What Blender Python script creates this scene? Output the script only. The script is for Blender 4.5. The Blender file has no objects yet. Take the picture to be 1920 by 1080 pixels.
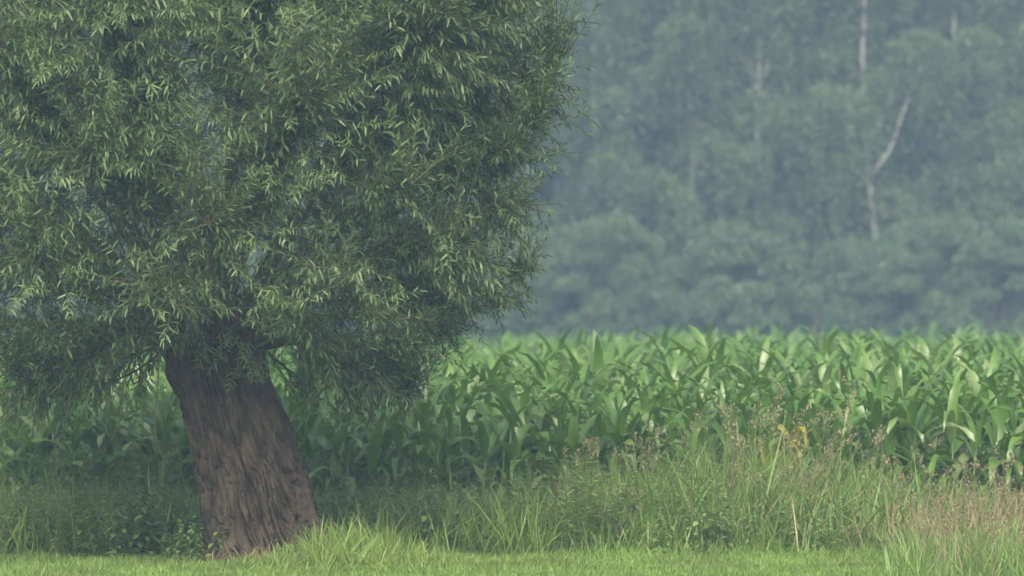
import bpy, math, random
import numpy as np
from mathutils import Matrix, Vector

R = math.radians
rng = np.random.default_rng(11)
random.seed(5)
scene = bpy.context.scene
col = scene.collection

# ------------------------------------------------------------------ camera
F = 9090.0          # focal length in photograph pixels (1920 wide)
CAM_H = 2.0
HORIZON = 600.0
cam_data = bpy.data.cameras.new('camera')
cam_data.sensor_width = 36.0
cam_data.lens = 36.0 * F / 1920.0
cam_data.clip_start = 0.5
cam_data.clip_end = 5000.0
cam_data.dof.use_dof = True
cam_data.dof.focus_distance = 39.5
cam_data.dof.aperture_fstop = 2.2
cam = bpy.data.objects.new('camera', cam_data)
cam.location = (0, 0, CAM_H)
cam.rotation_euler = (R(90) + math.atan((HORIZON - 540) / F), 0, 0)
col.objects.link(cam)
scene.camera = cam

# ------------------------------------------------------------------ sky, sun, exposure
SUN_EL, SUN_AZ = R(40), R(180)
world = bpy.data.worlds.new('World')
scene.world = world
world.use_nodes = True
wn = world.node_tree.nodes
wl = world.node_tree.links
wn.clear()
sky = wn.new('ShaderNodeTexSky')
sky.sky_type = 'NISHITA'
sky.sun_disc = False
sky.sun_elevation = SUN_EL
sky.sun_rotation = SUN_AZ
sky.air_density = 0.7
sky.dust_density = 8.0
sky.ozone_density = 0.3
bg = wn.new('ShaderNodeBackground')
bg.inputs['Strength'].default_value = 0.15
wo = wn.new('ShaderNodeOutputWorld')
wl.new(sky.outputs[0], bg.inputs[0])
wl.new(bg.outputs[0], wo.inputs[0])

sun_data = bpy.data.lights.new('sun', 'SUN')
sun_data.energy = 0.9
sun_data.angle = R(45)
sun_data.color = (1.0, 0.97, 0.86)
sun = bpy.data.objects.new('sun', sun_data)
sdir = Vector((math.sin(SUN_AZ) * math.cos(SUN_EL), math.cos(SUN_AZ) * math.cos(SUN_EL), math.sin(SUN_EL)))
sun.rotation_euler = sdir.to_track_quat('Z', 'Y').to_euler()
sun.location = (6, -10, 30)
col.objects.link(sun)

vs = scene.view_settings
vs.view_transform = 'Standard'
vs.look = 'None'
vs.gamma = 1.0
vs.use_curve_mapping = False
vs.exposure = 1.28
scene.cycles.max_bounces = 6
scene.cycles.diffuse_bounces = 3
scene.cycles.glossy_bounces = 2
scene.cycles.transmission_bounces = 4
scene.cycles.volume_bounces = 1


# ------------------------------------------------------------------ helpers
def at(px, py, d):
    """point at distance d seen at a photograph pixel"""
    return np.array([(px - 960.0) * d / F, d, CAM_H - (py - HORIZON) * d / F])


def mesh_np(name, V, faces, smooth=False):
    """faces: list of (M,k) int arrays"""
    me = bpy.data.meshes.new(name)
    V = np.asarray(V, dtype=np.float32)
    faces = [np.asarray(f, dtype=np.int32) for f in faces if len(f)]
    loops = np.concatenate([f.ravel() for f in faces])
    sizes = np.concatenate([np.full(len(f), f.shape[1], dtype=np.int32) for f in faces])
    starts = np.concatenate([[0], np.cumsum(sizes)[:-1]]).astype(np.int32)
    me.vertices.add(len(V))
    me.vertices.foreach_set('co', V.ravel())
    me.loops.add(len(loops))
    me.loops.foreach_set('vertex_index', loops)
    me.polygons.add(len(sizes))
    me.polygons.foreach_set('loop_start', starts)
    try:
        me.polygons.foreach_set('loop_total', sizes)
    except Exception:
        pass
    if smooth:
        me.polygons.foreach_set('use_smooth', np.ones(len(sizes), dtype=bool))
    me.update(calc_edges=True)
    me.validate()
    return me


class Build:
    """collects arrays of vertices and faces into one mesh"""
    def __init__(self):
        self.V = []; self.F = {}; self.n = 0

    def add(self, V, *faces):
        V = np.asarray(V).reshape(-1, 3)
        for f in faces:
            f = np.asarray(f)
            if len(f):
                self.F.setdefault(f.shape[1], []).append(f + self.n)
        self.V.append(V); self.n += len(V)

    def mesh(self, name, smooth=False):
        return mesh_np(name, np.concatenate(self.V), [np.concatenate(v) for v in self.F.values()], smooth)

    def arrays(self):
        return np.concatenate(self.V), [np.concatenate(v) for v in self.F.values()]


def obj(name, me, mat=None, parent=None, matrix=None):
    o = bpy.data.objects.new(name, me)
    if me is not None and mat is not None and len(me.materials) == 0:
        me.materials.append(mat)
    col.objects.link(o)
    if parent is not None:
        o.parent = parent
    if matrix is not None:
        o.matrix_local = matrix
    return o


def thing(name, label, category, loc=(0, 0, 0), rz=0.0, group=None, scale=1.0):
    o = bpy.data.objects.new(name, None)
    o.location = [float(v) for v in loc]
    o.rotation_euler = (0, 0, float(rz))
    o.scale = (float(scale),) * 3
    o.empty_display_size = 0.1
    col.objects.link(o)
    tag(o, label, category, group)
    return o


def tag(o, label=None, category=None, group=None, kind=None):
    if label: o['label'] = label
    if category: o['category'] = category
    if group: o['group'] = group
    if kind: o['kind'] = kind
    return o


def unit(v):
    v = np.asarray(v, dtype=float)
    return v / (np.linalg.norm(v, axis=-1, keepdims=True) + 1e-9)


def hash3(ix, iy, iz, seed):
    h = (ix * 374761393 + iy * 668265263 + iz * 2147483647 + seed * 144665) & 0xFFFFFFFF
    h = ((h ^ (h >> 13)) * 1274126177) & 0xFFFFFFFF
    h = (h ^ (h >> 16)) & 0xFFFFFFFF
    return h.astype(np.float64) / 4294967295.0


def vnoise(P, seed=0):
    P = np.asarray(P, dtype=float)
    i = np.floor(P).astype(np.int64); f = P - i
    u = f * f * (3 - 2 * f)
    r = 0
    for dx in (0, 1):
        wx = u[..., 0] if dx else 1 - u[..., 0]
        for dy in (0, 1):
            wy = u[..., 1] if dy else 1 - u[..., 1]
            for dz in (0, 1):
                wz = u[..., 2] if dz else 1 - u[..., 2]
                r = r + wx * wy * wz * hash3(i[..., 0] + dx, i[..., 1] + dy, i[..., 2] + dz, seed)
    return r


def fbm(P, seed=0, octaves=4):
    P = np.asarray(P, dtype=float)
    a, s, t = 0.5, 0.0, 0.0
    for k in range(octaves):
        s = s + a * vnoise(P * 2 ** k + 17.3 * k, seed + k); t += a; a *= 0.5
    return s / t


def tube(b, path, radii, sides=6, cap=False):
    path = np.asarray(path, dtype=float); n = len(path)
    T = unit(np.gradient(path, axis=0))
    ref = np.array([0, 0, 1.0]) if abs(T[0][2]) < 0.9 else np.array([1.0, 0, 0])
    A = unit(np.cross(T, ref)); B = np.cross(T, A)
    an = np.linspace(0, 2 * math.pi, sides, endpoint=False)
    ring = path[:, None, :] + np.asarray(radii)[:, None, None] * (np.cos(an)[None, :, None] * A[:, None, :] + np.sin(an)[None, :, None] * B[:, None, :])
    i = np.arange(n - 1)[:, None] * sides; j = np.arange(sides)[None, :]; k = (j + 1) % sides
    Q = np.stack([i + j, i + k, i + sides + k, i + sides + j], -1).reshape(-1, 4)
    b.add(ring, Q)


def bezier(p0, p1, p2, n):
    t = np.linspace(0, 1, n)[:, None]
    return (1 - t) ** 2 * p0 + 2 * t * (1 - t) * p1 + t ** 2 * p2


def blade_leaves(b, P, D, N, L, W, bend=0.25):
    """narrow leaves of 4 triangles, bending away from N"""
    P = np.asarray(P); n = len(P)
    D = unit(D); S = unit(np.cross(D, N)); N = np.cross(S, D)
    L = np.broadcast_to(L, n)[:, None]; W = np.broadcast_to(W, n)[:, None]; bd = np.broadcast_to(bend, n)[:, None]
    def pt(t, w):
        return P + D * L * t - N * L * bd * t * t + S * W * w
    V = np.stack([pt(0, 0), pt(.33, -.5), pt(.33, .5), pt(.7, -.4), pt(.7, .4), pt(1, 0)], 1)
    o = np.arange(n)[:, None] * 6
    tri = np.concatenate([o + [0, 2, 1], o + [3, 4, 5]])
    quad = o + [1, 2, 4, 3]
    b.add(V, tri, quad)


def fold_leaves(b, P, D, N, L, W, bend=0.25, fold=0.25):
    """leaves with a creased midrib, 8 triangles"""
    P = np.asarray(P); n = len(P)
    D = unit(D); S = unit(np.cross(D, N)); N = np.cross(S, D)
    L = np.broadcast_to(L, n)[:, None]; W = np.broadcast_to(W, n)[:, None]; bd = np.broadcast_to(bend, n)[:, None]
    def pt(t, w):
        return P + D * L * t - N * L * bd * t * t + S * W * w + N * W * abs(w) * fold * 2
    V = np.stack([pt(0, 0), pt(.3, -.5), pt(.3, 0), pt(.3, .5), pt(.68, -.42), pt(.68, 0), pt(.68, .42), pt(1, 0)], 1)
    o = np.arange(n)[:, None] * 8
    tri = np.concatenate([o + [0, 2, 1], o + [0, 3, 2], o + [4, 5, 7], o + [5, 6, 7]])
    quad = np.concatenate([o + [1, 2, 5, 4], o + [2, 3, 6, 5]])
    b.add(V, tri, quad)


def quad_leaves(b, P, size, aspect=0.75):
    """small loose leaves in all directions, one kite quad each"""
    n = len(P)
    D = unit(rng.normal(size=(n, 3)) + [0, 0, -0.5]); N = unit(rng.normal(size=(n, 3)) + [0, 0, .8])
    S = unit(np.cross(D, N)); s = np.broadcast_to(size, n)[:, None]
    V = np.stack([P, P + D * s * .5 - S * s * aspect * .5, P + D * s, P + D * s * .5 + S * s * aspect * .5], 1)
    b.add(V, np.arange(n)[:, None] * 4 + [0, 1, 2, 3])


# ------------------------------------------------------------------ materials
def leaf_mat(name, c1, c2, c3=None, rough=0.45, trans=0.35, spec=0.5, per_object=False, patch=0.0, patch_scale=1.0):
    """two-sided leaf: colour varies from leaf to leaf, light passes through the blade"""
    m = bpy.data.materials.new(name); m.use_nodes = True
    nt = m.node_tree; n = nt.nodes; l = nt.links; n.clear()
    out = n.new('ShaderNodeOutputMaterial')
    geo = n.new('ShaderNodeNewGeometry')
    rand = geo.outputs['Random Per Island']
    if per_object:
        oi = n.new('ShaderNodeObjectInfo'); mx = n.new('ShaderNodeMath'); mx.operation = 'ADD'
        l.new(oi.outputs['Random'], mx.inputs[0]); l.new(rand, mx.inputs[1])
        fr = n.new('ShaderNodeMath'); fr.operation = 'FRACT'; l.new(mx.outputs[0], fr.inputs[0]); rand = fr.outputs[0]
    ramp = n.new('ShaderNodeValToRGB')
    e = ramp.color_ramp.elements
    e[0].color = (*c1, 1); e[1].color = (*c2, 1)
    if c3 is not None:
        e[1].position = 0.8
        k = e.new(1.0); k.color = (*c3, 1)
    l.new(rand, ramp.inputs[0])
    base = ramp.outputs[0]
    if patch:
        no = n.new('ShaderNodeTexNoise'); no.inputs['Scale'].default_value = patch_scale; no.inputs['Detail'].default_value = 3
        l.new(geo.outputs['Position'], no.inputs['Vector'])
        hs = n.new('ShaderNodeHueSaturation'); mr = n.new('ShaderNodeMapRange')
        mr.inputs['From Min'].default_value = .3; mr.inputs['From Max'].default_value = .7
        mr.inputs['To Min'].default_value = 1 - patch; mr.inputs['To Max'].default_value = 1 + patch
        l.new(no.outputs['Fac'], mr.inputs['Value']); l.new(mr.outputs[0], hs.inputs['Value']); l.new(base, hs.inputs['Color']); base = hs.outputs[0]
    p = n.new('ShaderNodeBsdfPrincipled')
    p.inputs['Roughness'].default_value = rough
    p.inputs['Specular IOR Level'].default_value = spec
    l.new(base, p.inputs['Base Color'])
    t = n.new('ShaderNodeBsdfTranslucent')
    hs2 = n.new('ShaderNodeHueSaturation'); hs2.inputs['Hue'].default_value = 0.48; hs2.inputs['Saturation'].default_value = 1.15; hs2.inputs['Value'].default_value = 1.1
    l.new(base, hs2.inputs['Color']); l.new(hs2.outputs[0], t.inputs['Color'])
    mix = n.new('ShaderNodeMixShader'); mix.inputs[0].default_value = trans
    l.new(p.outputs[0], mix.inputs[1]); l.new(t.outputs[0], mix.inputs[2]); l.new(mix.outputs[0], out.inputs['Surface'])
    return m


def noise_mat(name, c1, c2, scale=4.0, stretch=(1, 1, 1), rough=0.85, bump=0.3, bump_scale=None, lo=.35, hi=.65, detail=6):
    m = bpy.data.materials.new(name); m.use_nodes = True
    nt = m.node_tree; n = nt.nodes; l = nt.links
    p = n['Principled BSDF']; p.inputs['Roughness'].default_value = rough
    p.inputs['Specular IOR Level'].default_value = 0.25
    tc = n.new('ShaderNodeTexCoord'); mp = n.new('ShaderNodeMapping'); mp.inputs['Scale'].default_value = stretch
    l.new(tc.outputs['Object'], mp.inputs['Vector'])
    no = n.new('ShaderNodeTexNoise'); no.inputs['Scale'].default_value = scale; no.inputs['Detail'].default_value = detail
    l.new(mp.outputs[0], no.inputs['Vector'])
    ramp = n.new('ShaderNodeValToRGB'); e = ramp.color_ramp.elements
    e[0].position = lo; e[1].position = hi; e[0].color = (*c1, 1); e[1].color = (*c2, 1)
    l.new(no.outputs['Fac'], ramp.inputs[0]); l.new(ramp.outputs[0], p.inputs['Base Color'])
    if bump:
        n2 = n.new('ShaderNodeTexNoise'); n2.inputs['Scale'].default_value = bump_scale or scale * 4; n2.inputs['Detail'].default_value = 8
        l.new(mp.outputs[0], n2.inputs['Vector'])
        bp = n.new('ShaderNodeBump'); bp.inputs['Strength'].default_value = bump; bp.inputs['Distance'].default_value = 0.02
        l.new(n2.outputs['Fac'], bp.inputs['Height']); l.new(bp.outputs[0], p.inputs['Normal'])
    return m


M = {}
M['soil'] = noise_mat('soil', (.055, .06, .03), (.08, .085, .04), 1.5)
M['lawn_soil'] = noise_mat('lawn_soil', (.06, .09, .025), (.09, .13, .035), 3.0)
M['willow_bark'] = noise_mat('willow_bark', (.027, .0215, .0145), (.076, .060, .041), 9.0, (1, 1, .4), .9, 1.0, 30)
M['willow_twig'] = noise_mat('willow_twig', (.05, .052, .028), (.085, .085, .045), 6.0, bump=0)
M['dry_twig'] = noise_mat('dry_twig', (.11, .075, .045), (.20, .15, .09), 6.0, bump=0)
M['willow_leaf'] = leaf_mat('willow_leaf', (.05, .1, .034), (.092, .16, .055), (.14, .205, .085), rough=.48, trans=.33, spec=.38, patch=.18, patch_scale=1.6)
M['willow_shoot_leaf'] = leaf_mat('willow_shoot_leaf', (.08, .145, .05), (.135, .21, .08), (.18, .24, .115), rough=.48, trans=.33, spec=.38, per_object=True)
M['maize_leaf'] = leaf_mat('maize_leaf', (.07, .165, .024), (.115, .225, .04), (.2, .275, .11), rough=.33, trans=.42, spec=.7, per_object=True)
M['yellow_leaf'] = leaf_mat('yellow_leaf', (.22, .25, .03), (.34, .33, .05), rough=.5)
M['maize_stalk'] = noise_mat('maize_stalk', (.08, .15, .04), (.12, .19, .06), 6, bump=0, rough=.5)
M['lawn_blade'] = leaf_mat('lawn_blade', (.105, .195, .035), (.155, .26, .05), (.19, .275, .07), rough=.5, trans=.4, patch=.32, patch_scale=1.6)
M['mound_blade'] = leaf_mat('mound_blade', (.12, .205, .038), (.17, .265, .055), (.24, .285, .095), rough=.55, trans=.35, patch=.15, patch_scale=2)
M['grass_blade'] = leaf_mat('grass_blade', (.1, .19, .038), (.15, .255, .058), (.21, .285, .09), rough=.5, trans=.35, patch=.25, patch_scale=1.3)
M['pale_weed'] = leaf_mat('pale_weed', (.1, .19, .035), (.16, .25, .05), (.21, .28, .07), rough=.5, trans=.35)
M['tan_seed'] = leaf_mat('tan_seed', (.13, .15, .065), (.2, .19, .09), (.25, .21, .12), rough=.6, trans=.25)
M['straw'] = leaf_mat('straw', (.17, .15, .075), (.26, .225, .12), (.33, .285, .17), rough=.6, trans=.25)
M['rust_seed'] = leaf_mat('rust_seed', (.14, .125, .062), (.195, .175, .09), (.24, .215, .12), rough=.7, trans=.25)
M['nettle_leaf'] = leaf_mat('nettle_leaf', (.08, .165, .038), (.13, .215, .055), (.165, .24, .07), rough=.5, trans=.3)
M['weed_stem'] = noise_mat('weed_stem', (.06, .1, .035), (.1, .13, .05), 6, bump=0)
M['birch_leaf'] = leaf_mat('birch_leaf', (.06, .1, .038), (.095, .145, .055), (.125, .175, .075), rough=.5, trans=.3, patch=.2, patch_scale=.35)
M['shrub_leaf'] = leaf_mat('shrub_leaf', (.055, .1, .04), (.09, .145, .06), (.11, .16, .07), rough=.5, trans=.3, patch=.2, patch_scale=.5)
M['wood_leaf'] = leaf_mat('wood_leaf', (.025, .055, .024), (.05, .09, .036), rough=.55, trans=.25, patch=.2, patch_scale=.3)
M['birch_bark'] = noise_mat('birch_bark', (.05, .05, .046), (.25, .25, .24), 2.6, (1, 1, .7), .7, 0, lo=.44, hi=.54)
M['brown_bark'] = noise_mat('brown_bark', (.07, .055, .045), (.12, .09, .075), 2, (1, 1, .4), bump=0)

# ------------------------------------------------------------------ ground
def field_front(x):
    """distance of the first maize row along the picture"""
    return 44.6 - 0.14 * x


def ground_z(x, y):
    # a low rise round the willow's foot and a shallow bank under the rough grass
    a = .07 * np.exp(-(((x + 1.3) / 1.0) ** 2 + ((y - 39.6) / .8) ** 2))
    return a


def grid_sheet(x0, x1, y0, y1, nx, ny, z0=0.0, wav=0.02):
    X, Y = np.meshgrid(np.linspace(x0, x1, nx), np.linspace(y0, y1, ny))
    Z = z0 + ground_z(X, Y) + wav * (fbm(np.stack([X * .7, Y * .7, X * 0], -1), 3) - .5)
    i = np.arange(ny - 1)[:, None] * nx + np.arange(nx - 1)[None, :]
    Q = np.stack([i, i + 1, i + nx + 1, i + nx], -1).reshape(-1, 4)
    return mesh_np('sheet', np.stack([X, Y, Z], -1).reshape(-1, 3), [Q], True)


g = bpy.data.meshes.new('ground')
g.from_pydata([(-900, -600, -.03), (900, -600, -.03), (900, 1200, -.03), (-900, 1200, -.03)], [], [(0, 1, 2, 3)])
tag(obj('ground', g, M['soil']), kind='structure')
tag(obj('meadow', grid_sheet(-14, 14, 18, 43, 90, 80), M['lawn_soil']), kind='structure')

# ------------------------------------------------------------------ willow
HEAD = np.array([-2.44, 40.0, 1.78])
willow = thing('willow_tree', 'old leaning pollard willow with thick brown trunk and dense grey green crown', 'tree', (-2.05, 40, 0))
wl_off = np.array([-2.05, 40.0, 0.0])


def make_trunk():
    nu, nv = 400, 330
    zs = np.linspace(-.08, 2.12, nv)
    key_z = [-.08, .02, .12, .24, .45, .68, .9, 1.12, 1.35, 1.56, 1.72, 1.9, 2.0, 2.12]
    key_c = [506, 504, 500, 493, 485, 475, 462, 449, 430, 410, 399, 398, 400, 400]
    key_h = [.57, .54, .51, .48, .47, .465, .455, .435, .42, .405, .405, .39, .33, .08]
    cx = (np.interp(zs, key_z, key_c) - 960) * .0044
    hw = np.interp(zs, key_z, key_h)
    a = np.linspace(0, 2 * math.pi, nu, endpoint=False)
    A, Z = np.meshgrid(a, zs)
    H = hw[:, None]
    # strands of wood twist round the trunk as they climb
    tw = A + .12 * Z + .5 * (fbm(np.stack([np.cos(A) * 1.3, np.sin(A) * 1.3, Z * 1.1], -1), 21) - .5)
    P = lambda f, fz: np.stack([np.cos(tw) * f, np.sin(tw) * f, Z * fz], -1)
    big = fbm(P(1.6, .55), 1, 3) - .5
    lobes = fbm(P(3.2, .7), 9, 2) - .5
    fine = fbm(P(30, 11), 13, 3) - .5
    def cracks(f, fz, seed, w):
        nn = fbm(P(f, fz), seed, 3)
        return np.exp(-((nn - .5) / w) ** 2)
    c1 = cracks(4.6, .8, 5, .03); c2 = np.maximum(cracks(8.5, 1.5, 7, .035), cracks(7.0, 1.9, 57, .03)); c3_ = cracks(15, 4.0, 17, .05)
    r = H * (1 + .20 * big + .12 * lobes) - .11 * c1 - .065 * c2 - .03 * c3_ + .022 * fine
    # root flares
    flare = np.clip((.42 - Z) / .42, 0, 1) ** 2
    r += flare * .2 * np.clip(np.cos(3 * A + .6), -.3, 1)
    # knobs of the pollard head
    head = np.clip((Z - 1.35) / .4, 0, 1)
    r += head * .26 * (fbm(np.stack([np.cos(A) * 3, np.sin(A) * 3, Z * 3.4], -1), 31, 2) - .45)
    # burl and hollow on the upper front
    def bump(ang, z, sa, sz, amt):
        d = np.angle(np.exp(1j * (A - ang)))
        return amt * np.exp(-(d / sa) ** 2 - ((Z - z) / sz) ** 2)
    r += bump(-1.9, 1.16, .3, .16, .05) + bump(-1.1, 1.36, .28, .1, -.09) + bump(-1.55, 1.5, .3, .1, .05)
    r += bump(-1.25, .72, .10, .35, -.05) + bump(-.45, .3, .25, .12, .07) + bump(-2.5, 1.45, .35, .16, .06)
    X = cx[:, None] + r * np.cos(A); Y = 40 + r * np.sin(A) * .95
    V = np.stack([X, Y, Z], -1).reshape(-1, 3) - wl_off
    i = np.arange(nv - 1)[:, None] * nu; j = np.arange(nu)[None, :]; k = (j + 1) % nu
    Q = np.stack([i + j, i + k, i + nu + k, i + nu + j], -1).reshape(-1, 4)
    return mesh_np('trunk', V, [Q], True)


obj('trunk', make_trunk(), M['willow_bark'], willow)

EZ = [.95, 1.12, 1.3, 1.56, 1.82, 2.0, 2.18, 2.53, 2.88, 3.32, 3.76, 4.2, 4.7, 5.2, 5.8, 6.3, 6.7]
ER = [1.0, 1.35, 1.68, 1.82, 2.15, 2.42, 2.74, 2.66, 2.72, 2.83, 2.95, 2.99, 2.99, 2.75, 2.35, 1.6, .2]


def env_r(z):
    return np.interp(z, EZ, ER)


def inside(P, k=1.0):
    q = P - HEAD
    r = np.hypot(q[:, 0], q[:, 1])
    lob = 1 + .10 * (fbm(P * 1.1, 41, 3) - .5) * 2
    ok = (r < env_r(P[:, 2]) * k * lob) & (P[:, 2] > 1.0) & (P[:, 2] < 6.7)
    low = P[:, 2] < 1.86
    ok &= ~(low & (np.abs(q[:, 0]) < .52 + (1.86 - P[:, 2]) * .95))
    return ok


# main rods springing from the pollard head
rods = []
n_rod = 76
for i in range(n_rod):
    ct = 1 - (i + .5) / n_rod * 1.32
    th = math.acos(ct); ph = i * 2.39996 + rng.normal() * .15
    d = np.array([math.sin(th) * math.cos(ph), math.sin(th) * math.sin(ph), math.cos(th)])
    s = 1.0
    while s < 5.2 and (HEAD + d * s)[2] > .95 and math.hypot(*(d * s)[:2]) < env_r((HEAD + d * s)[2]):
        s += .05
    end = HEAD + d * s * rng.uniform(.84, .95)
    if end[2] < 1.86 and abs(end[0] - HEAD[0]) < 1.2:
        end = end + [np.sign(end[0] - HEAD[0]) * .5, 0, .1]
    start = HEAD + np.array([d[0] * .3, d[1] * .3, rng.uniform(-.1, .15) + .12 * d[2]])
    up = 0.25 + .55 * (1 - max(ct, 0))
    ctrl = start + (end - start) * .45 + np.array([0, 0, up * s * .3]) + rng.normal(size=3) * .12
    path = bezier(start, ctrl, end, 16)
    path[1:] += np.cumsum(rng.normal(size=(15, 3)) * .012, axis=0)
    rods.append(path)
    b = Build(); tube(b, path - wl_off, np.linspace(rng.uniform(.02, .036), .004, 16), 7)
    obj('branch', b.mesh('branch', True), M['willow_twig'], willow)

rod_pts = np.concatenate([p[3:] for p in rods])
rod_hd = np.linalg.norm(rod_pts - HEAD, axis=1)

# tips of the leafy twigs fill the crown, thinner inside and in a few gaps
N_TW = 12500
T = []
while sum(len(t) for t in T) < N_TW:
    p = np.stack([rng.uniform(-3.1, 3.1, 6000) + HEAD[0], rng.uniform(-3.1, 3.1, 6000) + HEAD[1], rng.uniform(1.0, 6.7, 6000)], -1)
    p = p[inside(p)]
    q = p - HEAD
    f = np.hypot(q[:, 0], q[:, 1]) / env_r(p[:, 2])
    f = np.maximum(f, np.clip((p[:, 2] - 5.2) / 1.3, 0, 1))
    dens = np.clip((f - .12) / .55, 0.05, 1) ** 1.2
    dens *= np.clip((fbm(p * 1.25, 77, 2) - .26) / .16, .16, 1)
    dens *= np.where(p[:, 2] < 1.8, 1.3, 1.0)
    T.append(p[rng.random(len(p)) < dens * .6])
T = np.concatenate(T)[:N_TW]
_q = T - HEAD; _f = np.hypot(_q[:, 0], _q[:, 1]) / env_r(T[:, 2]); _e = (_f > .9) & (rng.random(len(T)) < .16)
T[_e] += unit(_q[_e] * [1, 1, .4]) * rng.uniform(.08, .28, (_e.sum(), 1))

# wisps that hang lower beside the trunk
W_L = [at(rng.uniform(-40, 285), rng.uniform(690, 850) - 80 * rng.random(), rng.uniform(39.0, 41.0)) for _ in range(95)]
W_R = [at(rng.uniform(560, 800), rng.uniform(680, 800), rng.uniform(39.2, 41.2)) for _ in range(80)]
T = np.concatenate([T, np.array(W_L + W_R)])
front = (T[:, 1] - HEAD[1]) < -.8
rel = T - HEAD
frac = np.linalg.norm(rel[:, :2], axis=1) / env_r(T[:, 2])
px = 960 + T[:, 0] * F / T[:, 1]; py = HORIZON + (CAM_H - T[:, 2]) * F / T[:, 1]
score = -(rel[:, 1]) + .4 * frac + rng.random(len(T)) * .5
score[(px < 5) | (py < 5) | (~front)] = -9
is_spray = np.zeros(len(T), bool)
is_spray[np.argsort(-score)[:290]] = True

tb = Build(); fb = Build()
LP, LD, LN, LL, LW = [], [], [], [], []
sprays = []
for i, t in enumerate(T):
    d2 = np.linalg.norm(rod_pts - t, axis=1) + np.where(rod_hd > np.linalg.norm(t - HEAD) - .12, 2.0, 0)
    s = rod_pts[np.argmin(d2 + rng.random(len(d2)) * .12)]
    ln = np.linalg.norm(t - s)
    ctrl = (s + t) / 2 + np.array([0, 0, rng.uniform(-.16, .12) * ln]) + rng.normal(size=3) * .08 * ln
    path = bezier(s, ctrl, t, 9)
    tube(tb, path[::2] - wl_off, np.linspace(.006, .0018, 5), 3)
    tan = unit(path[-1] - path[-2])
    sp = np.linalg.norm(np.diff(path, axis=0), axis=1); cum = np.concatenate([[0], np.cumsum(sp)])
    leafy = min(cum[-1] * .9, rng.uniform(.4, .75))
    hi = cum[-1]
    if is_spray[i]:
        sprays.append((t, tan)); hi -= .04
    m = max(3, int((hi - (cum[-1] - leafy)) / .022))
    ss = np.linspace(cum[-1] - leafy, hi, m)
    pos = np.stack([np.interp(ss, cum, path[:, k]) for k in range(3)], -1)
    tg = np.stack([np.interp(ss, cum, np.gradient(path, axis=0)[:, k]) for k in range(3)], -1); tg = unit(tg)
    ang = np.arange(m) * 2.4 + rng.random() * 6
    ref = unit(np.cross(tg, [0, 0, 1.0])); ref2 = np.cross(ref, tg)
    rad = np.cos(ang)[:, None] * ref + np.sin(ang)[:, None] * ref2
    tt = np.linspace(0, 1, m)[:, None] ** 2
    d = unit(tg * (.55 + .5 * tt) + rad * .75 + np.array([0, 0, -.1]) + rng.normal(size=(m, 3)) * .18)
    LP.append(pos); LD.append(d)
    LN.append(unit(np.array([0, 0, 1.0]) + rad * .35 + rng.normal(size=(m, 3)) * .35))
    L = rng.uniform(.065, .115, m) * (1 - .3 * tt[:, 0] ** 3)
    LL.append(L); LW.append(L * rng.uniform(.15, .2, m))
LP, LD, LN, LL, LW = (np.concatenate(a) for a in (LP, LD, LN, LL, LW))
nr = LP[:, 1] < HEAD[1] + .2
blade_leaves(fb, LP[nr] - wl_off, LD[nr], LN[nr], LL[nr], LW[nr], rng.uniform(.05, .35, nr.sum()))
P_, D_, S_ = LP[~nr] - wl_off, LD[~nr] * LL[~nr][:, None], unit(np.cross(LD[~nr], LN[~nr])) * LW[~nr][:, None] * .55
fb.add(np.stack([P_, P_ + D_ * .45 + S_, P_ + D_, P_ + D_ * .45 - S_], 1), np.arange(len(P_))[:, None] * 4 + [0, 1, 2, 3])
tag(obj('twigs', tb.mesh('twigs', True), M['willow_twig'], willow), kind='stuff')
tag(obj('foliage', fb.mesh('foliage', True), M['willow_leaf'], willow), kind='stuff')

# leafy shoots on the near face: a dozen shapes shared by many
shoot_meshes = []
for k in range(12):
    b = Build()
    ln = rng.uniform(.2, .34)
    path = bezier(np.zeros(3), np.array([ln * .55, 0, .035]), np.array([ln, rng.normal() * .02, -.03]), 10)
    tube(b, path, np.linspace(.0026, .001, 10), 4)
    m = int(ln / .0145)
    t = np.linspace(.02, 1, m)
    pos = np.stack([np.interp(t, np.linspace(0, 1, 10), path[:, c]) for c in range(3)], -1)
    ang = np.arange(m) * 2.4 + rng.random() * 6
    rad = np.stack([np.zeros(m), np.cos(ang), np.sin(ang)], -1)
    fw = (.3 + .75 * t ** 2)[:, None] * np.array([1, 0, .05])
    d = unit(fw + rad * .95 + np.array([0, 0, -.02]) + rng.normal(size=(m, 3)) * .2)
    L = rng.uniform(.065, .11, m) * (1 - .3 * t ** 4)
    fold_leaves(b, pos, d, unit(np.array([.2, 0, 1.0]) + rad * .3 + rng.normal(size=(m, 3)) * .2), L, L * rng.uniform(.14, .18, m), rng.uniform(.05, .3, m))
    shoot_meshes.append(b.mesh('leafy_shoot'))
    shoot_meshes[-1].materials.append(M['willow_shoot_leaf'])
for px_, py_ in ((322, 640), (345, 652), (372, 648), (395, 660), (430, 668), (448, 700), (455, 672), (470, 655), (490, 668), (380, 632), (410, 636), (355, 630), (330, 665), (500, 690), (462, 712), (520, 700), (436, 640), (310, 690)):
    sprays.append((at(px_, py_ - 12, 39.45 + rng.uniform(-.15, .1)), np.array([rng.normal() * .6, -.5, -.7])))
for k, (t, tan) in enumerate(sprays):
    x = unit(tan + rng.normal(size=3) * .2 + np.array([0, -.2, .25])); y = unit(np.cross([0, 0, 1.0], x)); z = np.cross(x, y)
    m = Matrix([list(x), list(y), list(z)]).transposed().to_4x4() @ Matrix.Scale(float(rng.uniform(.8, 1.15)), 4)
    m.translation = Vector([float(v) for v in (t - wl_off)])
    obj('leafy_shoot', shoot_meshes[k % 12], None, willow, m)

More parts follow.
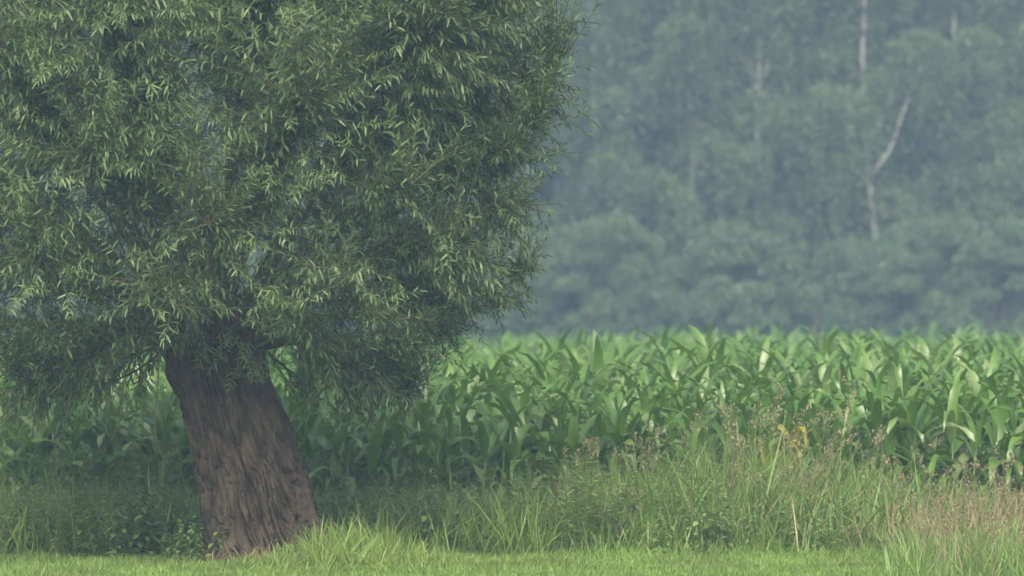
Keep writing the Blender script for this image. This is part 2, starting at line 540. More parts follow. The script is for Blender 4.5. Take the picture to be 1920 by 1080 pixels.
# bare drooping shoots left of the trunk and a few dark limbs fanning out
for pts, r0 in (([(300, 640), (296, 720), (288, 800), (300, 850), (318, 872)], .008), ([(188, 655), (184, 700), (190, 745), (205, 800)], .006),
                ([(330, 640), (250, 700), (160, 735), (80, 760)], .012), ([(340, 630), (230, 600), (120, 520), (60, 440)], .02),
                ([(350, 620), (240, 560), (170, 480), (130, 400)], .018), ([(330, 640), (200, 640), (90, 640), (-30, 610)], .02),
                ([(345, 620), (260, 520), (210, 430), (190, 350)], .018), ([(470, 640), (560, 560), (650, 490), (760, 455)], .02),
                ([(480, 650), (620, 590), (760, 560), (900, 545)], .016), ([(240, 690), (225, 760), (215, 815), (190, 850)], .006), ([(270, 660), (262, 730), (270, 790), (255, 860)], .005), ([(150, 680), (140, 740), (120, 790), (118, 830)], .005), ([(210, 640), (235, 700), (240, 760), (262, 800)], .006)):
    dd = 39.75 if r0 < .01 else 39.9
    pp = np.array([at(a, c, dd + rng.uniform(-.25, .25)) for a, c in pts])
    t = np.linspace(0, 1, len(pp)); tt = np.linspace(0, 1, 14)
    path = np.stack([np.interp(tt, t, pp[:, k]) for k in range(3)], -1)
    path[1:-1] = (path[:-2] + 2 * path[1:-1] + path[2:]) / 4
    b = Build(); tube(b, path - wl_off, np.linspace(r0, r0 * .3, 14), 6)
    obj('branch' if r0 > .01 else 'hanging_shoot', b.mesh('branch', True), M['willow_twig'] if r0 > .01 else M['dry_twig'], willow)

# ------------------------------------------------------------------ maize
def maize_leaf(L, W, a0, a1, nseg, wave, seed, fold=.25):
    g_ = np.random.default_rng(seed)
    s = np.linspace(0, 1, nseg + 1)
    ang = a0 - (a0 - a1) * s ** g_.uniform(1.2, 1.9)
    ds = L / nseg
    x = np.concatenate([[0], np.cumsum(np.cos(ang[:-1]) * ds)]); z = np.concatenate([[0], np.cumsum(np.sin(ang[:-1]) * ds)])
    w = W * np.clip((s + .05) / .22, 0, 1) ** .6 * (1 - s ** 2.4) * .5 + .002
    tw = g_.uniform(-.8, .8) * s ** 1.3
    yb = g_.uniform(-.1, .1) * L * s ** 2
    nx, nz = -np.sin(ang), np.cos(ang)
    V = []
    for sd in (-1, 0, 1):
        off = w * abs(sd) * fold + (wave * W * np.sin(s * 19 + sd * 1.7 + seed) * s * abs(sd) if wave else 0)
        cy = yb + sd * w * np.cos(tw); dn = off + sd * w * np.sin(tw)
        V.append(np.stack([x + nx * dn, cy, z + nz * dn], -1))
    V = np.stack(V, 1).reshape(-1, 3)
    i = np.arange(nseg) * 3
    Q = np.concatenate([np.stack([i, i + 1, i + 4, i + 3], -1), np.stack([i + 1, i + 2, i + 5, i + 4], -1)])
    return V, Q


LEAF_N = 14
leaf_specs = []
for k in range(LEAF_N):
    leaf_specs.append((rng.uniform(.5, .76), rng.uniform(.078, .105), R(rng.uniform(38, 75)), R(rng.uniform(-115, -50)), 100 + k))
top_specs = [(rng.uniform(.5, .7), rng.uniform(.075, .1), R(rng.uniform(66, 84)), R(rng.uniform(-85, 45)), 200 + k) for k in range(8)]
maize_leaf_me = []
for sp in leaf_specs + top_specs:
    V, Q = maize_leaf(sp[0], sp[1], sp[2], sp[3], 10, .2, sp[4])
    me = mesh_np('maize_leaf', V, [Q], True); me.materials.append(M['maize_leaf']); maize_leaf_me.append(me)
maize_leaf_yellow = [m.copy() for m in maize_leaf_me[:4]]
for m in maize_leaf_yellow:
    m.materials.clear(); m.materials.append(M['yellow_leaf'])
b = Build(); tube(b, np.array([[0, 0, -.05], [.004, 0, .4], [-.003, .004, .8], [0, 0, 1.12]]), [.014, .013, .011, .006], 7)
stalk_me = b.mesh('stalk', True); stalk_me.materials.append(M['maize_stalk'])


def plant_layout(g_):
    """(height, azimuth, leaf mesh index) for each leaf"""
    out = []
    az = g_.uniform(0, math.pi)
    nl = 7
    for j in range(nl):
        out.append((.22 + .78 * j / (nl - 1) + g_.normal() * .02, az + math.pi * (j % 2) + g_.normal() * .35, int(g_.integers(0, LEAF_N))))
    for j in range(3):
        out.append((1.05 + .03 * j, az + math.pi * (j % 2) + g_.normal() * .6, LEAF_N + int(g_.integers(0, 8))))
    return out


def field_height(depth, x):
    """edge plants stay short, the crop stands taller farther in"""
    return np.interp(depth, [0, 1, 3, 8, 14], [.72, .77, .85, .90, .90]) + .07 * np.clip(x, 0, 4) / 4


def leaf_matrix(h, a, tilt=0.0):
    return Matrix.Translation((0, 0, h)) @ Matrix.Rotation(a, 4, 'Z') @ Matrix.Translation((.008, 0, 0)) @ Matrix.Rotation(tilt, 4, 'Y')


def zone(px):
    for lim, s in ((200, 'at the left edge of the picture'), (420, 'behind the hanging shoots left of the trunk'), (700, 'just right of the willow trunk'),
                   (900, 'under the right side of the willow crown'), (1130, 'below the end of the willow crown'), (1350, 'in the middle behind the tall seeding grass'),
                   (1560, 'below the birch with the forked trunk'), (1760, 'right of the tall seeding grass'), (9999, 'at the right edge behind the rusty grass')):
        if px < lim:
            return s


ROWS = ['front row', 'second row', 'third row', 'fourth row', 'fifth row']
count = 0
g_m = np.random.default_rng(4)
for row in range(5):
    yb = .72 * row
    xs = np.arange(-4.95 - .06 * row, 5.2 + .06 * row, .172)
    for x in xs:
        if count >= 300:
            break
        x = x + g_m.normal() * .03; y = field_front(x) + yb + g_m.normal() * .05
        px_ = 960 + x * F / y
        sc_ = g_m.uniform(.93, 1.1); hs = field_height(yb, x) * g_m.uniform(.9, 1.1)
        yellow = row == 0 and 1405 < px_ < 1475
        lab = f'maize plant in the {ROWS[row]} {zone(px_)}'
        if yellow:
            lab = 'maize plant with yellowing leaves in the front row behind seeding grass'
        t = thing('maize_plant', lab, 'maize plant', (x, y, -.02), g_m.uniform(-.5, .5) + (math.pi if g_m.random() < .5 else 0), 'maize plants along the field edge', sc_)
        t.rotation_euler[0] = g_m.normal() * .05; t.rotation_euler[1] = .04 + g_m.normal() * .05
        obj('stalk', stalk_me, None, t, Matrix.Diagonal((1, 1, hs, 1)))
        for j, (h, a, li) in enumerate(plant_layout(g_m)):
            if j == 0:
                continue
            me = maize_leaf_me[li]
            if yellow and j in (2, 3, 4, 5):
                me = maize_leaf_yellow[li % 4]
            obj('leaf', me, None, t, leaf_matrix(h * hs, a, g_m.normal() * .28))
        count += 1


def rot_z_tilt(V, az, tx, ty):
    c, s = math.cos(az), math.sin(az)
    V = V @ np.array([[c, s, 0], [-s, c, 0], [0, 0, 1]])
    V = V + np.stack([ty * V[:, 2], tx * V[:, 2], V[:, 2] * 0], -1)
    return V


# the rest of the field: whole plants near, canopy leaves farther off
far_leaf = [maize_leaf(sp[0], sp[1] * 1.1, sp[2], sp[3], 5, 0, sp[4]) for sp in leaf_specs + top_specs]
fb = Build()
y = 44.6 + 5 * .72
while y < 123:
    near = y < 62
    step = .18 if near else (.3 if y < 85 else .42)
    dy = .72 if near else (.95 if y < 85 else 1.4)
    half = y * .112 + 1.2
    for x in np.arange(-half, half, step):
        xx = x + g_m.normal() * .05; yy = y + field_front(xx) - 44.6 + g_m.normal() * .1
        sc_ = g_m.uniform(.86, 1.14); hs = field_height(y - 44.6, xx) * g_m.uniform(.84, 1.14) * (1.12 if g_m.random() < .05 else 1) * (.94 + .12 * math.sin(xx * .9 + y * .23) ** 2); tx, ty = g_m.normal() * .05, .04 + g_m.normal() * .05
        lay = plant_layout(g_m)
        lay = lay[3:] if near else lay[5:]
        for h, a, li in lay:
            V, Q = far_leaf[li]
            c, s = math.cos(a), math.sin(a)
            W_ = np.stack([V[:, 0] * c - V[:, 1] * s, V[:, 0] * s + V[:, 1] * c, V[:, 2] + h * hs], -1) * sc_
            W_[:, 0] += ty * W_[:, 2]; W_[:, 1] += tx * W_[:, 2]
            fb.add(W_ + [xx, yy, 0], Q)
    y += dy
o = obj('maize_field', fb.mesh('maize_field', True), M['maize_leaf'])
tag(o, 'dense green maize field stretching back to the wood', 'maize field', kind='stuff')

# ------------------------------------------------------------------ margin grasses and weeds
def grass(b, X, Y, H, W, lean=.25, bend=.35, zf=None):
    n = len(X)
    Z = ground_z(X, Y) - .01
    P = np.stack([X, Y, Z], -1)
    D = unit(np.stack([rng.normal(size=n) * lean + .05, rng.normal(size=n) * lean, np.ones(n)], -1))
    N = unit(np.stack([rng.normal(size=n), rng.normal(size=n), np.full(n, .2)], -1))
    N = unit(N - D * (N * D).sum(1, keepdims=True))
    blade_leaves(b, P, D, N, H, W, np.abs(rng.normal(size=n)) * bend)


def noise2(X, Y, sc, seed):
    return fbm(np.stack([X * sc, Y * sc, X * 0 + .5], -1), seed, 3)


# mown grass
n = 90000
X = rng.uniform(-5.6, 5.6, n); Y = rng.uniform(36.6, 41.6, n)
b = Build(); grass(b, X, Y, rng.uniform(.03, .075, n) * (.6 + .9 * noise2(X, Y, 2.5, 8)), rng.uniform(.005, .009, n), .5, .4)
tag(obj('lawn_grass', b.mesh('lawn_grass'), M['lawn_blade']), 'short bright green mown grass in front of the willow', 'grass', kind='stuff')

# longer pale grass round the willow's foot
n = 4200
X = rng.normal(-1.15, .65, n); Y = rng.normal(39.25, .5, n)
Hh = (.2 * np.exp(-((X + 1.35) / .7) ** 2) + .05) * (.2 + 1.6 * noise2(X, Y, 5.0, 66))
keep = (Y < 39.72) & ((X > -1.95) | (rng.random(n) < .35)); X, Y, Hh = X[keep], Y[keep], Hh[keep]
b = Build(); grass(b, X, Y, Hh * rng.uniform(.4, 1.5, len(X)), rng.uniform(.004, .011, len(X)), .5, .5)
tag(obj('long_grass', b.mesh('long_grass'), M['mound_blade']), 'long yellowish green grass tuft at the right foot of the willow', 'grass', kind='stuff')

# fringe of taller blades where mowing stops
n = 7000
X = rng.uniform(-5.5, 5.5, n); Y = rng.uniform(40.8, 41.7, n)
keep = ~((X > -2.7) & (X < -1.45)); X, Y = X[keep], Y[keep]
b = Build(); grass(b, X, Y, rng.uniform(.04, .15, len(X)) * (.5 + noise2(X, Y, 3, 12)), rng.uniform(.005, .009, len(X)), .4, .4)
tag(obj('fringe_grass', b.mesh('fringe_grass'), M['lawn_blade']), 'ragged fringe of uncut grass along the edge of the lawn', 'grass', kind='stuff')

# tall field margin grass
n = 30000
X = rng.uniform(-5.5, 5.6, n); Y = rng.uniform(40.8, 44.4, n)
mid = np.exp(-((X - 2.1) / 1.4) ** 2)
hgt = .42 + .42 * mid * np.clip((Y - 41.5) / 1.6, 0, 1) + .25 * (noise2(X, Y, 1.1, 51) - .5)
hgt = hgt * np.where((X < -.3), 1.0, 1) * (.35 + .65 * np.clip((Y - 40.9) / 1.4, 0, 1))
keep = (rng.random(n) < np.clip(.35 + 1.6 * (noise2(X, Y, .9, 52) - .25), .15, 1)) & (Y > 40.75 + 1.1 * noise2(X, Y * 0, 1.3, 91)); X, Y, hgt = X[keep], Y[keep], hgt[keep]
b = Build(); grass(b, X, Y, hgt * rng.uniform(.45, 1.3, len(X)), rng.uniform(.008, .017, len(X)), .28, .55)
n = 1500; X = rng.uniform(-4.8, 5.4, n); Y = rng.uniform(41.6, 44.3, n)
grass(b, X, Y, rng.uniform(.45, .9, n) * (.6 + .5 * np.exp(-((X - 2.1) / 1.5) ** 2)), rng.uniform(.012, .022, n), .45, .75)
tag(obj('margin_grass', b.mesh('margin_grass'), M['grass_blade']), 'tall green grass along the field margin before the maize', 'grass', kind='stuff')


def panicles(b, X, Y, H, spread, size, m):
    """thin stems ending in loose seed heads"""
    for x, y_, h in zip(X, Y, H):
        lean = rng.normal(size=2) * .12 + [.06, 0]
        p0 = np.array([x, y_, 0]); p2 = p0 + [lean[0] * h * 1.6, lean[1] * h, h]
        path = bezier(p0, p0 + [0, 0, h * .6], p2, 6)
        tube(b, path, np.linspace(.0024, .001, 6), 3)
        t = rng.random(m) ** .8
        q = path[-1] - unit(path[-1] - path[-2]) * (t[:, None] * spread * 3.2) + rng.normal(size=(m, 3)) * spread * (.25 + .75 * t[:, None]) * [1, 1, .5]
        blade_leaves(b, q, rng.normal(size=(m, 3)) * .5 + [.2, 0, .7], rng.normal(size=(m, 3)), size * rng.uniform(.6, 1.4, m), size * .35, .2)


b = Build()
n = 170; X = rng.normal(2.2, .85, n); Y = rng.uniform(42.0, 44.2, n)
panicles(b, X, Y, rng.uniform(.4, 1.3, n) * np.exp(-((X - 2.2) / 2.4) ** 2), .035, .03, 26)
tag(obj('seeding_grass', b.mesh('seeding_grass'), M['tan_seed']), 'tall tan seed heads of grass in the middle margin', 'seeding grass', kind='stuff')

b = Build()
n = 230; X = np.clip(rng.normal(4.1, .6, n), 2.6, 5.6); Y = rng.uniform(40.9, 43.4, n)
panicles(b, X, Y, rng.uniform(.3, .8, n) * (.65 + .35 * (Y - 40.9) / 2.5), .03, .028, 24)
n = 110; X = 3.3 + np.abs(rng.normal(0, .9, n)); Y = rng.uniform(37.2, 40.9, n)
panicles(b, X, Y, rng.uniform(.2, .55, n), .028, .026, 22)
n = 40; X = rng.uniform(.4, 3.4, n); Y = rng.uniform(42.2, 44, n)
panicles(b, X, Y, rng.uniform(.5, 1.05, n), .03, .028, 24)
tag(obj('rusty_grass', b.mesh('rusty_grass'), M['rust_seed']), 'rusty brown seeding grass at the lower right corner', 'seeding grass', kind='stuff')

b = Build()
n = 5200; X = rng.normal(4.4, .75, n); Y = rng.uniform(36.8, 41.2, n); keep = X > 3.0 + .12 * (Y - 39); X, Y = X[keep], Y[keep]
grass(b, X, Y, rng.uniform(.12, .42, len(X)), rng.uniform(.005, .01, len(X)), .3, .45)
tag(obj('corner_grass', b.mesh('corner_grass'), M['grass_blade']), 'rough green grass below the rusty seed heads in the lower right corner', 'grass', kind='stuff')
b = Build()
n = 700; X = rng.normal(4.4, .7, n); Y = rng.uniform(36.8, 41, n); keep = X > 3.2; X, Y = X[keep], Y[keep]
grass(b, X, Y, rng.uniform(.15, .5, len(X)), rng.uniform(.004, .008, len(X)), .3, .4)
n = 1300; X = np.clip(rng.normal(4.1, .6, n), 2.3, 5.6); Y = rng.uniform(40.7, 43.4, n)
grass(b, X, Y, rng.uniform(.2, .6, n), rng.uniform(.004, .009, n), .28, .4)
n = 900; X = rng.uniform(-4.6, 3, n); Y = rng.uniform(41.4, 44, n)
grass(b, X, Y, rng.uniform(.3, .75, n), rng.uniform(.004, .008, n), .3, .5)
n = 240; X = rng.normal(-2.0, .3, n); Y = rng.uniform(39.3, 39.55, n)
grass(b, X, Y, rng.uniform(.06, .2, n), rng.uniform(.004, .007, n), .7, .3)
tag(obj('dry_grass', b.mesh('dry_grass'), M['straw']), 'dry straw-coloured stalks mixed through the margin and the willow foot', 'dry grass', kind='stuff')

b = Build()
n = 3600; X = np.concatenate([rng.uniform(-5.4, -2.75, 2400), rng.uniform(-1.5, .3, 1200)]); Y = rng.uniform(40.75, 43.2, n)
grass(b, X, Y, rng.uniform(.25, .6, n), rng.uniform(.008, .016, n), .35, .6)
tag(obj('soft_grass', b.mesh('soft_grass'), M['pale_weed']), 'soft pale green grass growing among the nettles on both sides of the willow', 'grass', kind='stuff')

# broad-leaved weeds
def weed_meshes(kind, k):
    g_ = np.random.default_rng(900 + k + 50 * (kind == 'feathery'))
    sb, lb = Build(), Build()
    ns = 3 if kind == 'nettle' else 4
    for s in range(ns):
        h = g_.uniform(.45, .72) if kind == 'nettle' else g_.uniform(.5, .8)
        off = g_.normal(size=2) * .07; ln = g_.normal(size=2) * .12
        p0 = np.array([off[0], off[1], 0]); path = bezier(p0, p0 + [0, 0, h * .5], p0 + [ln[0], ln[1], h], 9)
        tube(sb, path, np.linspace(.004, .0015, 9), 4)
        if kind == 'nettle':
            for j in range(9):
                t = .12 + .88 * j / 8; p = np.array([np.interp(t, np.linspace(0, 1, 9), path[:, c]) for c in range(3)])
                m = 2 if j < 8 else 4
                a = j * math.pi / 2 + np.arange(m) * 2 * math.pi / m + g_.normal(size=m) * .3
                D = np.stack([np.cos(a), np.sin(a), g_.uniform(-.3, .4, m)], -1)
                L = g_.uniform(.075, .12, m) * (1 - .45 * t ** 2)
                fold_leaves(lb, np.repeat(p[None], m, 0), D, np.tile([0, 0, 1.0], (m, 1)) + g_.normal(size=(m, 3)) * .2, L, L * .58, g_.uniform(.15, .5, m), .12)
        else:
            m = 60
            t = g_.random(m) * .9 + .1
            p = np.stack([np.interp(t, np.linspace(0, 1, 9), path[:, c]) for c in range(3)], -1)
            a = g_.random(m) * 6.28
            D = np.stack([np.cos(a), np.sin(a), g_.uniform(.1, .9, m)], -1)
            L = g_.uniform(.05, .13, m) * (1.2 - .6 * t)
            blade_leaves(lb, p, D, np.tile([0, 0, 1.0], (m, 1)) + g_.normal(size=(m, 3)) * .4, L, L * .13, .3)
    a, c = sb.mesh('stems', True), lb.mesh('leaves', False)
    a.materials.append(M['weed_stem']); c.materials.append(M['nettle_leaf'] if kind == 'nettle' else M['pale_weed'])
    return a, c


nettles = [weed_meshes('nettle', k) for k in range(4)]
feathery = [weed_meshes('feathery', k) for k in range(3)]


def place_weeds(meshes, name, cat, label, group, n, xr, yr, sr):
    for k in range(n):
        x, y_ = rng.normal(sum(xr) / 2, (xr[1] - xr[0]) * .36), rng.uniform(*yr)
        if -2.75 < x < -1.4 and y_ > 39.75 and y_ < 40.7:
            y_ = 41.0 + rng.random()
        t = thing(name, label, cat, (x, y_, -.01), rng.uniform(0, 6.28), group, rng.uniform(*sr))
        a, c = meshes[k % len(meshes)]
        obj('stem', a, None, t); obj('leaves', c, None, t)


place_weeds(nettles, 'nettle_plant', 'nettle', 'dark leafy nettle in the patch left of the willow trunk', 'nettles left of the willow', 20, (-3.75, -2.55), (40.6, 42.2), (.6, 1.0))
place_weeds(nettles, 'nettle_plant', 'nettle', 'leafy green nettle below the maize at the left edge', 'nettles at the left edge', 18, (-5.1, -3.75), (41.4, 43.2), (.55, .9))
place_weeds(nettles, 'nettle_plant', 'nettle', 'dark leafy nettle in the patch right of the willow trunk', 'nettles right of the willow', 44, (-1.62, -.45), (41.0, 43.2), (.6, 1.0))
place_weeds(nettles, 'nettle_plant', 'nettle', 'dark nettle in the hollow under the seeding grass', 'nettles under the seeding grass', 26, (1.3, 2.5), (41.2, 42.4), (.5, .8))
place_weeds(nettles, 'nettle_plant', 'nettle', 'small nettle against the lower left of the willow trunk', 'nettles against the trunk', 5, (-2.72, -2.45), (39.4, 39.7), (.5, .75))
place_weeds(feathery, 'feathery_weed', 'weed', 'pale green feathery weed in the middle of the margin', 'feathery weeds in the middle margin', 56, (.1, 1.5), (41.4, 43.8), (.7, 1.15))
place_weeds(feathery, 'feathery_weed', 'weed', 'pale feathery weed at the left edge below the maize', 'feathery weeds at the left edge', 44, (-4.5, -2.7), (40.65, 42.0), (.7, 1.1))
place_weeds(feathery, 'feathery_weed', 'weed', 'pale feathery weed among the rusty grass on the right', 'feathery weeds on the right', 14, (2.4, 4.6), (41.2, 43.6), (.6, 1.0))

# docks gone to rusty seed
dock_spots = [(1455, 690, 43.9, 'behind the yellowing maize'), (1590, 690, 43.8, 'in front of the maize right of the tall grass'), (1105, 815, 43.6, 'below the end of the willow crown'),
              (1185, 925, 42.0, 'among the feathery weeds in the middle'), (1375, 845, 42.8, 'in the thick of the tall grass'), (1880, 845, 42.6, 'at the right edge of the picture')]
for px_, py_, d_, where in dock_spots:
    top = at(px_, py_, d_)
    t = thing('dock_plant', f'rusty brown seeding dock {where}', 'dock', (top[0], d_, 0), 0, 'docks gone to seed')
    h = top[2]
    sb, lb, fl = Build(), Build(), Build()
    tube(sb, bezier(np.zeros(3), np.array([.03, 0, h * .6]), np.array([0, 0, h]), 8), np.linspace(.006, .002, 8), 5)
    for j in range(5):
        z = h * (.58 + .08 * j); a = j * 2.3; e = np.array([math.cos(a) * .09, math.sin(a) * .09, z + .14])
        br = bezier(np.array([.02, 0, z]), np.array([.02 + e[0] * .7, e[1] * .7, z + .03]), e, 5); tube(sb, br, np.linspace(.003, .0015, 5), 3)
        m = 50; tt = rng.random(m)
        p = np.stack([np.interp(tt, np.linspace(0, 1, 5), br[:, c]) for c in range(3)], -1) + rng.normal(size=(m, 3)) * .008
        blade_leaves(lb, p, rng.normal(size=(m, 3)), rng.normal(size=(m, 3)), .018, .013, .1)
    m = 4; a = np.arange(m) * 1.7
    fold_leaves(fl, np.tile([0, 0, h * .15], (m, 1)), np.stack([np.cos(a), np.sin(a), np.full(m, .5)], -1), np.tile([0, 0, 1.0], (m, 1)), .28, .08, .5)
    obj('stem', sb.mesh('stem', True), M['weed_stem'], t); tag(obj('seed_head', lb.mesh('seed_head'), M['rust_seed'], t), kind='stuff'); obj('leaves', fl.mesh('leaves'), M['grass_blade'], t)

# a dry curled maize leaf lying in the margin
V, Q = maize_leaf(.24, .05, R(25), R(-50), 8, .05, 3)
p = at(955, 990, 41.2)
o = obj('dry_leaf', mesh_np('dry_leaf', V, [Q], True), M['straw'], None, Matrix.Translation((p[0], p[1], max(p[2], .05))))
tag(o, 'dry tan curled leaf caught in the green margin grass', 'leaf')

# ------------------------------------------------------------------ the wood beyond the field
def limb_path(p0, d, ln, up, n=9):
    p2 = p0 + d * ln + np.array([0, 0, up * ln])
    path = bezier(p0, p0 + d * ln * .4 + np.array([0, 0, up * ln * .2]), p2, n)
    path[1:] += np.cumsum(rng.normal(size=(n - 1, 3)) * .035, axis=0)
    return path


def birch_foliage(b, centres, radii, strands, per, leaf, hang):
    for c, r in zip(centres, radii):
        n = strands
        a = rng.random(n) * 6.28; q = np.sqrt(rng.random(n))
        top = np.stack([c[0] + np.cos(a) * q * r, c[1] + np.sin(a) * q * r, c[2] + r * .6 * (1 - q ** 2) + rng.normal(size=n) * .06], -1)
        hl = hang * rng.uniform(.35, 1.1, n) * (.5 + .7 * q)
        t = rng.random((n, per)) ** 1.5
        P = top[:, None, :] + np.stack([np.cos(a) * .22 * r, np.sin(a) * .22 * r, -hl], -1)[:, None, :] * t[:, :, None] + rng.normal(size=(n, per, 3)) * .05
        P = P.reshape(-1, 3)
        quad_leaves(b, P, rng.uniform(.8, 1.25, len(P)) * leaf)


def birch_parts(H, path_fn, n_limb, spread, leaf=.09, strands=95, per=15, low=2.5, forks=(), open_front=0.0):
    tb_ = Build(); zz = np.linspace(-.1, H, 24)
    trunk_path = np.stack([path_fn(zz)[0], path_fn(zz)[1], zz], -1)
    tube(tb_, trunk_path, np.linspace(.085, .018, 24) * (1 + .2 * np.exp(-zz)), 9)
    limbs, cen, rad = [], [], []
    for (z0, ang, ln, up, r0) in forks:
        p0 = np.array([np.interp(z0, zz, trunk_path[:, k]) for k in range(3)])
        pth = limb_path(p0, np.array([math.cos(ang), math.sin(ang), 0]), ln, up, 12); limbs.append((pth, r0))
    for j in range(n_limb):
        z0 = low + (H - low - 1) * (j + rng.random() * .6) / n_limb
        p0 = np.array([np.interp(z0, zz, trunk_path[:, k]) for k in range(3)])
        a = j * 2.4 + rng.normal() * .3
        if math.sin(a) < .25 and rng.random() < open_front:
            a = rng.uniform(.08, .92) * math.pi
        ln = spread * (1 - .55 * max(0, (z0 - low) / (H - low))) * rng.uniform(.6, 1.1)
        pth = limb_path(p0, np.array([math.cos(a), math.sin(a), 0]), ln, rng.uniform(.4, 1.0)); limbs.append((pth, .035))
    for pth, r0 in limbs:
        for t in ((.55, 1.0) if r0 < .05 else (1.0,)):
            cen.append(pth[int(t * (len(pth) - 1))] + rng.normal(size=3) * .25); rad.append(rng.uniform(.5, 1.05))
    cen.append(trunk_path[-1]); rad.append(.6)
    cb = Build(); birch_foliage(cb, cen, rad, strands, per, leaf, 2.0)
    tm = tb_.mesh('trunk', True); tm.materials.append(M['birch_bark'])
    lm = []
    for pth, r0 in limbs:
        q = Build(); tube(q, pth, np.linspace(r0, .01, len(pth)), 5); me = q.mesh('limb', True); me.materials.append(M['birch_bark'] if r0 > .04 else M['brown_bark']); lm.append(me)
    cm = cb.mesh('crown'); cm.materials.append(M['birch_leaf'])
    return tm, lm, cm


def place_tree(parts, name, label, cat, loc, rz=0, group=None, scale=1.0):
    t = thing(name, label, cat, loc, rz, group, scale)
    tm, lm, cm = parts
    obj('trunk', tm, None, t)
    for me in lm:
        obj('limb', me, None, t)
    obj('crown', cm, None, t)
    return t


def wob(a, bb, ph, lean=0.0):
    return lambda z: (a * np.sin(z * .55 + ph) + lean * z, bb * np.cos(z * .5 + ph))


FD = 140.0
vx = lambda px_, d=FD: (px_ - 960) * d / F
kinds = [birch_parts(15, wob(.18, .1, .3), 18, 2.6), birch_parts(14, wob(.12, .15, 2), 17, 2.4), birch_parts(16, wob(.2, .1, 4), 19, 2.8)]
forked = birch_parts(15, wob(.06, .1, 1.2), 16, 2.5, forks=((8.6, 2.9, .55, 3.6, .05), (8.6, .2, .6, 3.2, .055)), open_front=.6)
tall_lean = birch_parts(16, wob(.14, .1, .2, -.035), 18, 2.6, forks=((7.2, .2, 1.3, 2.3, .052), (6.0, 0, 1.5, 2.4, .052)), open_front=.6)
bent = birch_parts(15, wob(.16, .1, 3.4, .01), 18, 2.6, open_front=.6)
BG = 'birches at the edge of the wood'
place_tree(bent, 'birch_tree', 'slender bent birch nearest the right end of the willow crown, white trunk showing high up', 'tree', (vx(1290), FD, 0), 0, BG)
place_tree(forked, 'birch_tree', 'birch whose white trunk splits in a narrow fork', 'tree', (vx(1422), FD - .5, 0), 0, BG)
place_tree(tall_lean, 'birch_tree', 'birch leaning left with three pale stems fanning upward', 'tree', (vx(1645), FD - .3, 0), 0, BG)
place_tree(kinds[0], 'birch_tree', 'birch with full drooping crown beside the willow crown, trunk hidden', 'tree', (vx(1120), FD + 1.5, 0), 1.0, BG)
place_tree(kinds[1], 'birch_tree', 'leafy birch between the forked birch and the leaning one', 'tree', (vx(1540), FD + 4, 0), 2.2, BG)
place_tree(kinds[2], 'birch_tree', 'dense birch right of the fanning pale stems', 'tree', (vx(1800), FD + 1.5, 0), 4.0, BG)
place_tree(kinds[0], 'birch_tree', 'birch cut by the right edge of the picture', 'tree', (vx(1935), FD + 1, 0), 3.3, BG)
ORD = {960: 'nearest its right end', 800: 'over the lower right sprays', 640: 'right of the crown middle', 470: 'above the trunk', 300: 'left of the trunk', 130: 'near the left edge', -30: 'cut by the left edge'}
for px_, k, r in ((960, 2, 1.4), (800, 1, 0.4), (640, 0, 5.0), (470, 2, 3.0), (300, 1, 1.9), (130, 0, 2.6), (-30, 2, .3)):
    place_tree(kinds[k], 'birch_tree', f'hazy birch glimpsed through the willow crown, {ORD[px_]}', 'tree', (vx(px_), FD + rng.uniform(0, 3), 0), r, 'birches behind the willow')


def shrub_parts(H, Rr, n_cl, leaf=.1, per=420):
    sb = Build(); cen = []; rad = []
    for j in range(7):
        a = j * .9; pth = bezier(np.zeros(3), np.array([math.cos(a) * .3, math.sin(a) * .3, H * .4]), np.array([math.cos(a) * Rr * .6, math.sin(a) * Rr * .6, H * rng.uniform(.6, .9)]), 7)
        tube(sb, pth, np.linspace(.05, .012, 7), 5)
    cb = Build()
    for j in range(n_cl):
        z = rng.random() ** .8; a = rng.random() * 6.28
        rr = Rr * math.sqrt(max(.05, 1 - (z * 1.02 - .1) ** 2 * .95)) * rng.uniform(.65, 1)
        c = np.array([math.cos(a) * rr, math.sin(a) * rr, .25 + z * H * .92]); r = rng.uniform(.3, .75)
        d = unit(rng.normal(size=(per, 3))); d[:, 2] = np.abs(d[:, 2]) * 1.1 - .45
        P = c + d * r * rng.uniform(.55, 1.05, per)[:, None]
        quad_leaves(cb, P, rng.uniform(.75, 1.25, per) * leaf, .55)
    a, c = sb.mesh('stems', True), cb.mesh('crown')
    a.materials.append(M['brown_bark']); c.materials.append(M['shrub_leaf'])
    return a, c


shrubs = [shrub_parts(4.2, 1.9, 60), shrub_parts(3.4, 1.7, 52), shrub_parts(5.4, 2.1, 76)]
shrub_spots = [(1010, 137.5, 0, 'below the right end of the willow crown'), (1130, 136.5, 2, 'in front of the birch beside the willow'), (1265, 137, 1, 'at the foot of the slender bent birch'),
               (1390, 137, 0, 'at the foot of the forked birch'), (1500, 138.5, 1, 'in the dark gap right of the forked birch'), (1620, 137.5, 0, 'at the foot of the leaning birch'),
               (1735, 137, 2, 'below the fanning pale stems'), (1850, 136.5, 2, 'near the right edge above the maize'), (1960, 137.5, 0, 'cut by the right edge of the picture')]
for k, (px_, d_, kind, where) in enumerate(shrub_spots):
    t = thing('shrub', f'rounded hazy green shrub {where}', 'shrub', (vx(px_, d_), d_, 0), k * 1.3, 'shrubs along the wood edge', rng.uniform(.9, 1.1))
    obj('stem', shrubs[kind][0], None, t); obj('crown', shrubs[kind][1], None, t)
SORD = ['at the left edge', 'near the left edge', 'left of the trunk', 'just behind the trunk top', 'right of the trunk', 'over the right sprays', 'at the lower right of the crown']
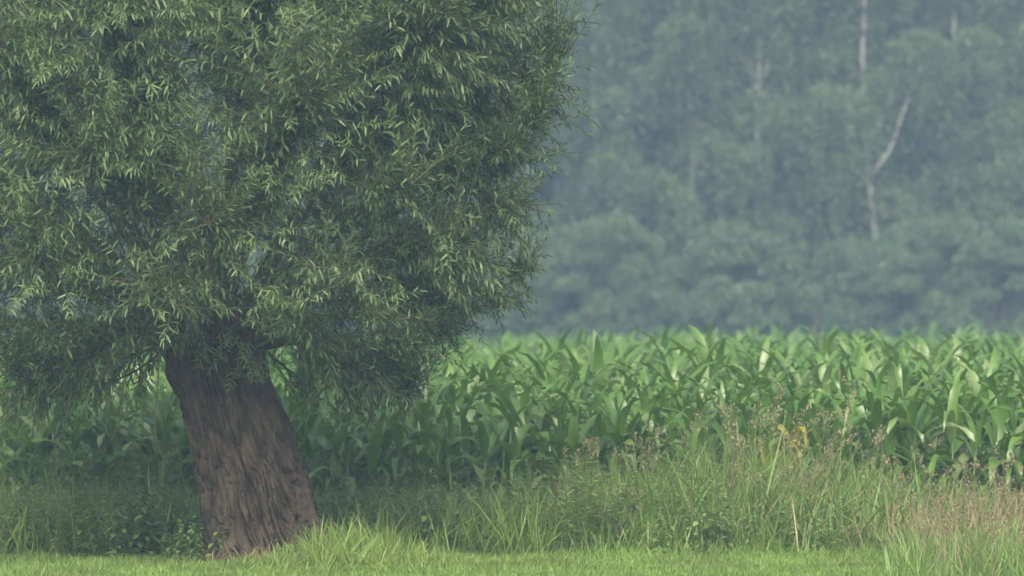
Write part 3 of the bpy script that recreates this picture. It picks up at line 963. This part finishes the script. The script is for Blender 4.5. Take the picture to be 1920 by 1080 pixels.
for k, px_ in enumerate((-60, 90, 240, 400, 560, 720, 880)):
    t = thing('shrub', f'hazy shrub seen between the willow leaves {SORD[k]}', 'shrub', (vx(px_, 138), 138, 0), k * 1.7, 'shrubs behind the willow', 1.0)
    obj('stem', shrubs[k % 3][0], None, t); obj('crown', shrubs[k % 3][1], None, t)

# brown bare stem in the dark gap
b = Build(); tube(b, np.array([[vx(1512), 136.5, -.1], [vx(1510), 136.5, 1.2], [vx(1514), 136.6, 1.9], [vx(1522), 136.8, 3.0]]), [.07, .06, .05, .02], 7)
tag(obj('dead_stem', b.mesh('dead_stem', True), M['brown_bark']), 'bare brown stem standing in the dark gap of the wood', 'tree stem')

# deeper wood
wb = Build()
for row, (d_, dx) in enumerate(((147, 2.6), (152, 2.6), (157, 2.6), (163, 2.6), (170, 2.6))):
    half = d_ * .125 + 3
    for x in np.arange(-half, half, dx):
        x = x + rng.normal() * .6; yy = d_ + rng.normal() * 1.2; H = rng.uniform(14, 18)
        cen = []
        for j in range(54):
            z = rng.uniform(.8, H); a = rng.random() * 6.28; r = 2.1 * (1 - .5 * z / H) * math.sqrt(rng.random())
            cen.append([x + math.cos(a) * r, yy + math.sin(a) * r, z])
        for j in range(10):
            cen[j][2] = rng.uniform(.1, 3.2)
        birch_foliage(wb, cen, rng.uniform(.5, .95, 54), 11, 8, .26, 1.3)
        tube(wb, np.array([[x, yy, 0], [x + .1, yy, H * .5], [x, yy, H]]), [.16, .12, .03], 5)
o = obj('woodland', wb.mesh('woodland'), M['wood_leaf'])
tag(o, 'deep hazy woodland behind the birches', 'woodland', kind='stuff')

# ------------------------------------------------------------------ haze
hb = bpy.data.meshes.new('haze')
x0, x1, y0, y1, z0, z1 = -950, 950, -650, 1250, -1.2, 19.0
hb.from_pydata([(x0, y0, z0), (x1, y0, z0), (x1, y1, z0), (x0, y1, z0), (x0, y0, z1), (x1, y0, z1), (x1, y1, z1), (x0, y1, z1)], [],
               [(0, 3, 2, 1), (4, 5, 6, 7), (0, 1, 5, 4), (1, 2, 6, 5), (2, 3, 7, 6), (3, 0, 4, 7)])
hm = bpy.data.materials.new('haze'); hm.use_nodes = True
hn = hm.node_tree.nodes; hn.clear()
ho = hn.new('ShaderNodeOutputMaterial'); pv = hn.new('ShaderNodeVolumePrincipled')
pv.inputs['Color'].default_value = (.45, .67, .93, 1)
pv.inputs['Density'].default_value = 0.0018
pv.inputs['Anisotropy'].default_value = 0.2
hm.node_tree.links.new(pv.outputs[0], ho.inputs['Volume'])
tag(obj('haze', hb, hm), 'pale rain haze over the field and wood', 'haze', kind='stuff')
